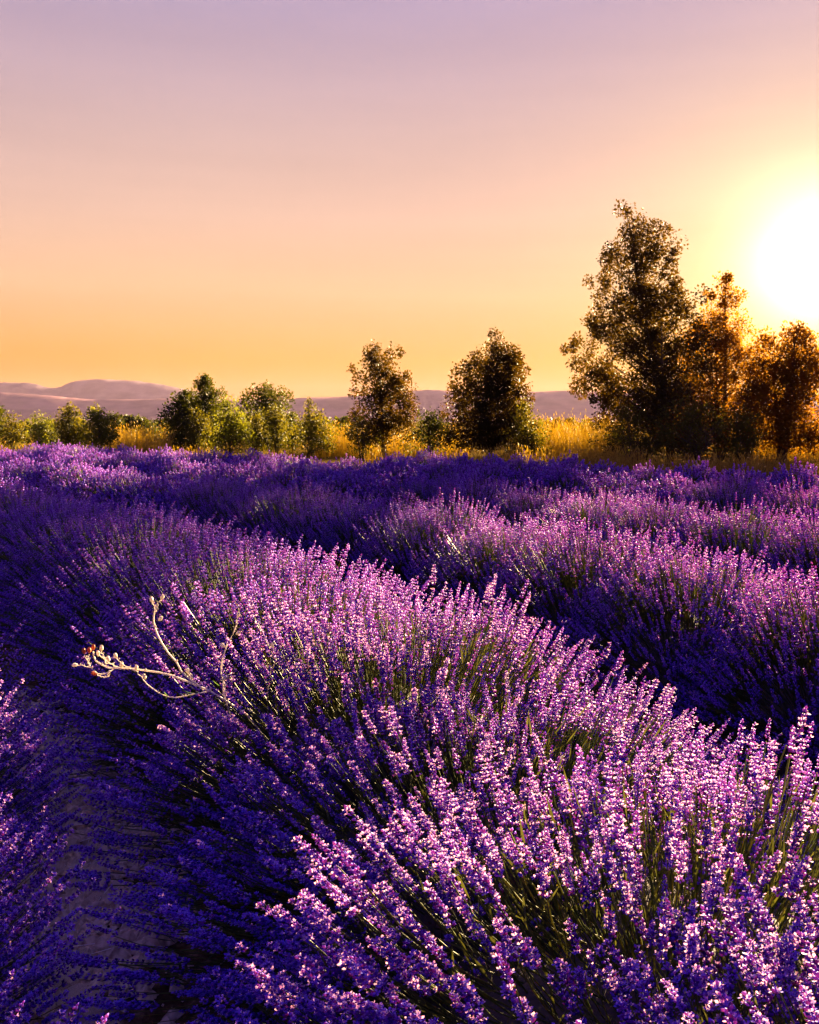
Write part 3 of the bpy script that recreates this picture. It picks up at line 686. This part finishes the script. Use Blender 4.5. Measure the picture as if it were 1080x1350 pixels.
grass('dry_grass', 'tall golden dry grass along the far field edge',
      [(675, 850, 21.0, 27.0, 3600, 1.25), (690, 850, 16.5, 19.0, 1000, .5), (850, 1000, 15.4, 18.2, 800, .4), (980, 1250, 21.5, 30, 3600, 1.1), (980, 1150, 15.4, 19, 700, .4),
       (415, 490, 23.5, 29, 1500, 1.0), (480, 700, 18, 20.5, 900, .5), (480, 620, 23, 29, 1300, .9), (140, 225, 25, 32, 1500, .95),
       (-30, 430, 22.8, 25, 900, .4), (-60, 900, 28, 50, 2500, .45)], 3)

# ------------------------------------------------------------------ dry weeds standing in the near row
def smooth_line(pts, n):
    P = np.array(pts, float); m = len(P); out = []
    Pp = np.vstack([2 * P[0] - P[1], P, 2 * P[-1] - P[-2]])
    for s in np.linspace(0, m - 1 - 1e-6, n):
        i = int(s); t = s - i; a, b, c, d = Pp[i:i + 4]
        out.append(.5 * ((2 * b) + (c - a) * t + (2 * a - 5 * b + 4 * c - d) * t * t + (3 * b - a - 3 * c + d) * t ** 3))
    return np.array(out)
def seed_bud(acc, p, d, L, w, m=0):
    nu, prof = 8, [(0, .25), (.25, .8), (.55, 1.0), (.85, .8), (1.0, .62), (.9, .38), (.78, .1)]
    fr = frames(np.array([d], float), np.array([random.uniform(0, 6)]))[0]; V = []
    for (h, r_) in prof:
        for i in range(nu):
            a = 2 * math.pi * i / nu; k_ = r_ * w * (1 + .10 * math.sin(3 * a + h * 4)); V.append((math.cos(a) * k_, math.sin(a) * k_, h * L))
    T = []
    for j in range(len(prof) - 1):
        for i in range(nu):
            a, b = j * nu + i, j * nu + (i + 1) % nu; T += [(a, b, b + nu), (a, b + nu, a + nu)]
    acc.add(np.array(V) @ fr.T + np.array(p), T, m)
def weed(label, root, stems, buds, leaves):
    """stems: lists of (px,py,Y) ; buds: (px,py,Y,dx,dz,rusty)"""
    e = empty('dry_weed', root); r0 = np.array(root)
    tips = []
    for pts in stems:
        w0, w1 = pts[0]
        w0, w1 = w0 * .70, w1 * .76; P = smooth_line([np.array(at(*p)) - r0 for p in pts[1:]], 16); P[1:-1] += np.random.default_rng(3).normal(0, .0012, (14, 3))
        acc = Acc(); V, T = tubes(P[None], np.linspace(w0, w1, 16), 6); acc.add(V, T)
        # small nodes along the stem
        for k_ in (4, 8, 12): seed_bud(acc, P[k_], np.array([.4, -.3, .8]), .008, w0 * 1.1)
        tips.append((P, link('stem', acc.mesh('stem', [M_straw], True), e)))
    for (px, py, Y, dx, dz, rust) in buds:
        acc = Acc(); seed_bud(acc, np.array(at(px, py, Y)) - r0, np.array([dx, -.25, dz]), .017, .0056)
        bp_ = np.array(at(px, py, Y)) - r0; own = min(tips, key=lambda q_: np.min(np.linalg.norm(q_[0] - bp_, axis=1)))[1]
        link('bud', acc.mesh('bud', [M_rust if rust else M_bud], True), own)
    for (px, py, Y, dx, dz, L) in leaves:
        acc = Acc(); fr = frames(np.array([[dx, -.2, dz]]), np.array([.4]))[0]; t = np.linspace(0, 1, 6)
        wv = .22 * np.sin(np.pi * np.clip(t * .93 + .05, 0, 1)); V = np.r_[np.c_[-wv, .12 * t ** 2, t], np.c_[wv, .12 * t ** 2, t]] * L
        T = [(i, i + 1, i + 7) for i in range(5)] + [(i, i + 7, i + 6) for i in range(5)]
        acc.add(V @ fr.T + np.array(at(px, py, Y)) - r0, T); link('leaf', acc.mesh('leaf', [M_wleaf], True), e)
    tag(e, label, 'weed', 'dry weeds in the near lavender row')
D = 2.42
rootA = at(430, 1050, 2.75); rootA.z = 0.02
weed('pale dry weed with long stems and rust-tipped buds before dark lavender', rootA,
     [[(.0042, .0026), (372, 1010, 2.75), (330, 946, 2.58), (281, 914, D), (235, 893, D), (200, 885, D), (165, 882, D), (140, 880, D), (127, 870, D), (123, 859, D)],
      [(.0036, .0024), (268, 909, D), (245, 890, D - .02), (222, 860, D - .03), (205, 832, D - .03), (203, 812, D - .03), (208, 798, D - .03), (213, 791, D - .03)],
      [(.0026, .0018), (206, 806, D - .03), (203, 800, D - .03), (201, 794, D - .03)],
      [(.0026, .0016), (160, 882, D), (145, 874, D + .01), (133, 866, D + .02), (128, 858, D + .02)],
      [(.0024, .0016), (150, 882, D), (135, 889, D - .02), (121, 882, D - .03), (117, 872, D - .03), (118, 863, D - .03)],
      [(.0022, .0014), (120, 880, D - .03), (115, 872, D - .03), (112, 864, D - .03)],
      [(.0022, .0015), (142, 880, D), (138, 870, D), (134, 858, D)],
      [(.0022, .0015), (182, 886, D), (160, 875, D - .01), (155, 868, D - .01)],
      [(.0022, .0015), (145, 884, D), (141, 892, D - .01), (134, 893, D - .01), (128, 888, D - .01)],
      [(.0026, .0014), (272, 912, D), (250, 916, D - .02), (224, 919, D - .03), (200, 908, D - .03), (186, 892, D - .02), (180, 884, D - .01)],
      [(.0020, .0014), (120, 880, D), (110, 878, D), (102, 877, D)],
      [(.0024, .0016), (258, 905, D), (252, 895, D), (248, 886, D)]],
     [(213, 791, D - .03, .3, .9, 0), (201, 794, D - .03, -.2, .9, 0), (209, 818, D - .03, .6, .6, 0), (112, 862, D - .03, -.2, .9, 1), (118, 861, D - .03, 0, 1, 1),
      (123, 857, D, .1, 1, 1), (134, 858, D, .05, 1, 0), (130, 865, D + .02, -.1, .9, 0), (154, 868, D - .01, -.3, .9, 0), (144, 872, D, -.2, .9, 0), (128, 889, D - .01, -.8, .3, 1),
      (180, 884, D - .01, 0, 1, 0), (103, 877, D, -1, .1, 0), (248, 888, D, -.1, 1, 0), (252, 896, D, .1, 1, 0), (192, 895, D - .02, -.3, .8, 0), (160, 880, D, .2, .9, 0)],
     [(262, 914, D - .02, -.9, .1, .045), (255, 917, D - .03, -1, .1, .04), (222, 918, D - .03, -.6, .6, .02)])
DB = 2.5
rootB = at(330, 1000, 2.75); rootB.z = 0.02
weed('lone pale weed stem with curled tip at the sunlit edge of the near row', rootB,
     [[(.0034, .0024), (318, 990, 2.75), (300, 930, 2.58), (292, 895, DB), (293, 870, DB), (298, 853, DB), (308, 836, DB), (313, 818, DB), (314, 813, DB)],
      [(.0024, .0014), (294, 893, DB), (297, 905, DB - .02), (296, 918, DB - .03), (298, 921, DB - .03)]],
     [(314, 814, DB, .1, 1, 0), (311, 836, DB - .01, .8, .4, 0), (297, 853, DB - .01, -.7, .6, 0), (296, 898, DB - .02, .1, 1, 0)],
     [(291, 905, DB, -.7, .5, .03)])
rootC = at(392, 960, 2.9); rootC.z = 0.02
weed('short thin weed sprig among the spikes at the notch', rootC,
     [[(.0024, .0012), (352, 960, 2.9), (355, 895, 2.75), (360, 878, 2.72), (366, 862, 2.7), (367, 856, 2.7)], [(.0016, .001), (364, 866, 2.7), (361, 858, 2.7), (360, 853, 2.7)]],
     [(367, 857, 2.7, .2, 1, 0), (360, 854, 2.7, -.2, 1, 0)], [])

# ------------------------------------------------------------------ stones, clods and litter on the path
def path_point(s_px):
    return s_px
def stone_mesh(seed, n=3):
    import bmesh
    bm = bmesh.new(); bmesh.ops.create_icosphere(bm, subdivisions=n, radius=1.0)
    for v in bm.verts:
        f = 1 + .35 * noise.noise(v.co * 1.4 + Vector((seed * 7.1, 0, 0))) + .20 * noise.noise(v.co * 3.1 + Vector((0, seed * 3.3, 0))) + .08 * noise.noise(v.co * 8 + Vector((0, 0, seed)))
        v.co = Vector((v.co.x * f, v.co.y * f * .8, v.co.z * f * .5))
    me = bpy.data.meshes.new('stone'); bm.to_mesh(me); bm.free(); me.materials.append(M_stone); return me
STN = [stone_mesh(i) for i in range(7)]
PATH = [((60, 1350), 1), ((85, 1250), 1), ((110, 1160), 1), ((130, 1105), 1), ((90, 1050), 1), ((40, 990), 1), ((0, 945), 1)]
pp = np.array([(at(x, y, FPX * EYE / (y - HY)).x, FPX * EYE / (y - HY)) for (x, y), _ in PATH])
rs = random.Random(17); ns = 0
spots = [(40, 1335, .075), (78, 1300, .06), (28, 1345, .05), (95, 1325, .05), (80, 1240, .055), (100, 1215, .05), (70, 1195, .04), (125, 1195, .04), (105, 1168, .06), (128, 1160, .05),
         (85, 1150, .04), (150, 1150, .035), (118, 1128, .05), (95, 1118, .05), (75, 1098, .05), (140, 1105, .045), (165, 1120, .035), (110, 1090, .04), (60, 1130, .035), (185, 1138, .03),
         (55, 1270, .04), (110, 1265, .035), (120, 1345, .05), (20, 1300, .035), (150, 1300, .035)]
for i, (px, py, s_) in enumerate(sorted(spots, key=lambda q: -q[1])):
    Y = FPX * EYE / (py - HY); X = (px - CX) / FPX * Y
    o = link('stone', STN[i % 7]); o.location = (X, Y, float(ground_z(X, Y)) + s_ * .22); o.scale = (s_, s_ * rs.uniform(.7, 1.1), s_ * rs.uniform(.9, 1.3)); o.rotation_euler = (rs.uniform(-.2, .2), rs.uniform(-.2, .2), rs.uniform(0, 6))
    tag(o, '%s pale limestone lump counted up the path from the bottom edge' % ORD[i], 'stone', 'limestone lumps on the path')
# gravel and plant litter: too many to count
acc = Acc(); r = np.random.default_rng(77); n = 6500
ii = r.random(n) * (len(pp) - 1.001); i0 = ii.astype(int); ft = (ii - i0)[:, None]
G = pp[i0] * (1 - ft) + pp[i0 + 1] * ft + r.normal(0, .16, (n, 2))
BV = np.array([(1, 0, 0), (-.9, .2, 0), (.1, .9, .1), (-.1, -1, 0), (.1, 0, .7), (0, 0, -.5)]); BT = np.array([(0, 2, 4), (2, 1, 4), (1, 3, 4), (3, 0, 4), (2, 0, 5), (1, 2, 5), (3, 1, 5), (0, 3, 5)])
BA = np.zeros((6, 4)); BA[:, 3] = 1
acc.scatter((BV, BT, np.zeros(8, int), BA), np.c_[G, [float(ground_z(x, y)) + .003 for x, y in G]], frames(r.normal(0, .3, (n, 3)) + np.array([0, 0, 1]), r.uniform(0, 6, n)), (r.random((n, 1)) ** 3 * .042 + .004))
o = link('gravel', acc.mesh('gravel', [M_stone])); tag(o, 'loose pale gravel and soil crumbs on the path', 'gravel', kind='stuff')
acc = Acc(); n = 420
ii = r.random(n) * (len(pp) - 1.001); i0 = ii.astype(int); ft = (ii - i0)[:, None]
G = pp[i0] * (1 - ft) + pp[i0 + 1] * ft + r.normal(0, .20, (n, 2))
a = r.uniform(0, 6.28, n); Ls = r.uniform(.03, .14, n)
P0 = np.c_[G, [float(ground_z(x, y)) + .008 for x, y in G]]; d = np.c_[np.cos(a), np.sin(a), r.uniform(-.02, .25, n)] * Ls[:, None]
t = np.linspace(0, 1, 3)[None, :, None]
V, T = tubes(P0[:, None] + d[:, None] * t, np.array([.0016, .0014, .0008]), 3); acc.add(V, T)
o = link('plant_litter', acc.mesh('plant_litter', [M_straw])); tag(o, 'dry straw and fallen stalks littering the path', 'litter', kind='stuff')
# yellowed blades caught in the near row
for i, (px, py, Y, lab) in enumerate([(632, 1215, 1.45, 'small yellowed leaf caught low in the near lavender flank')]):
    acc = Acc(); t = np.linspace(0, 1, 6); wv = .12 * np.sin(np.pi * (t * .9 + .05)); V = np.r_[np.c_[-wv, .1 * t ** 2, t], np.c_[wv, .1 * t ** 2, t]] * .04
    T = [(q, q + 1, q + 7) for q in range(5)] + [(q, q + 7, q + 6) for q in range(5)]
    fr = frames(np.array([[-.7, -.3, .5]]), np.array([.2]))[0]; acc.add(V @ fr.T, T)
    o = link('yellow_leaf', acc.mesh('yellow_leaf', [M_yel], True)); o.location = at(px, py, Y); tag(o, lab, 'leaf')

# ------------------------------------------------------------------ evening haze
HAZE = 0.000036
if HAZE:
    m, n, l = new_mat('evening_haze')
    v = n.new('ShaderNodeVolumePrincipled'); v.inputs['Color'].default_value = (0.92, 0.68, 0.95, 1); v.inputs['Density'].default_value = HAZE
    v.inputs['Anisotropy'].default_value = 0.25
    o_ = n.new('ShaderNodeOutputMaterial'); l.new(v.outputs[0], o_.inputs['Volume'])
    V = [(x, y, z) for x in (-3500, 4500) for y in (-60, 2400) for z in (-1.5, 102)]
    T = [(0, 1, 3, 2), (4, 6, 7, 5), (0, 4, 5, 1), (2, 3, 7, 6), (0, 2, 6, 4), (1, 5, 7, 3)]
    me = bpy.data.meshes.new('haze'); me.from_pydata(V, [], T); me.materials.append(m)
    h = link('haze', me); tag(h, 'thin mauve evening haze over the whole plain', 'haze', kind='stuff')
tris = sum(len(me.loops) - 2 * len(me.polygons) for me in bpy.data.meshes)
print('TRIS', tris, 'OBJ', len(bpy.data.objects))
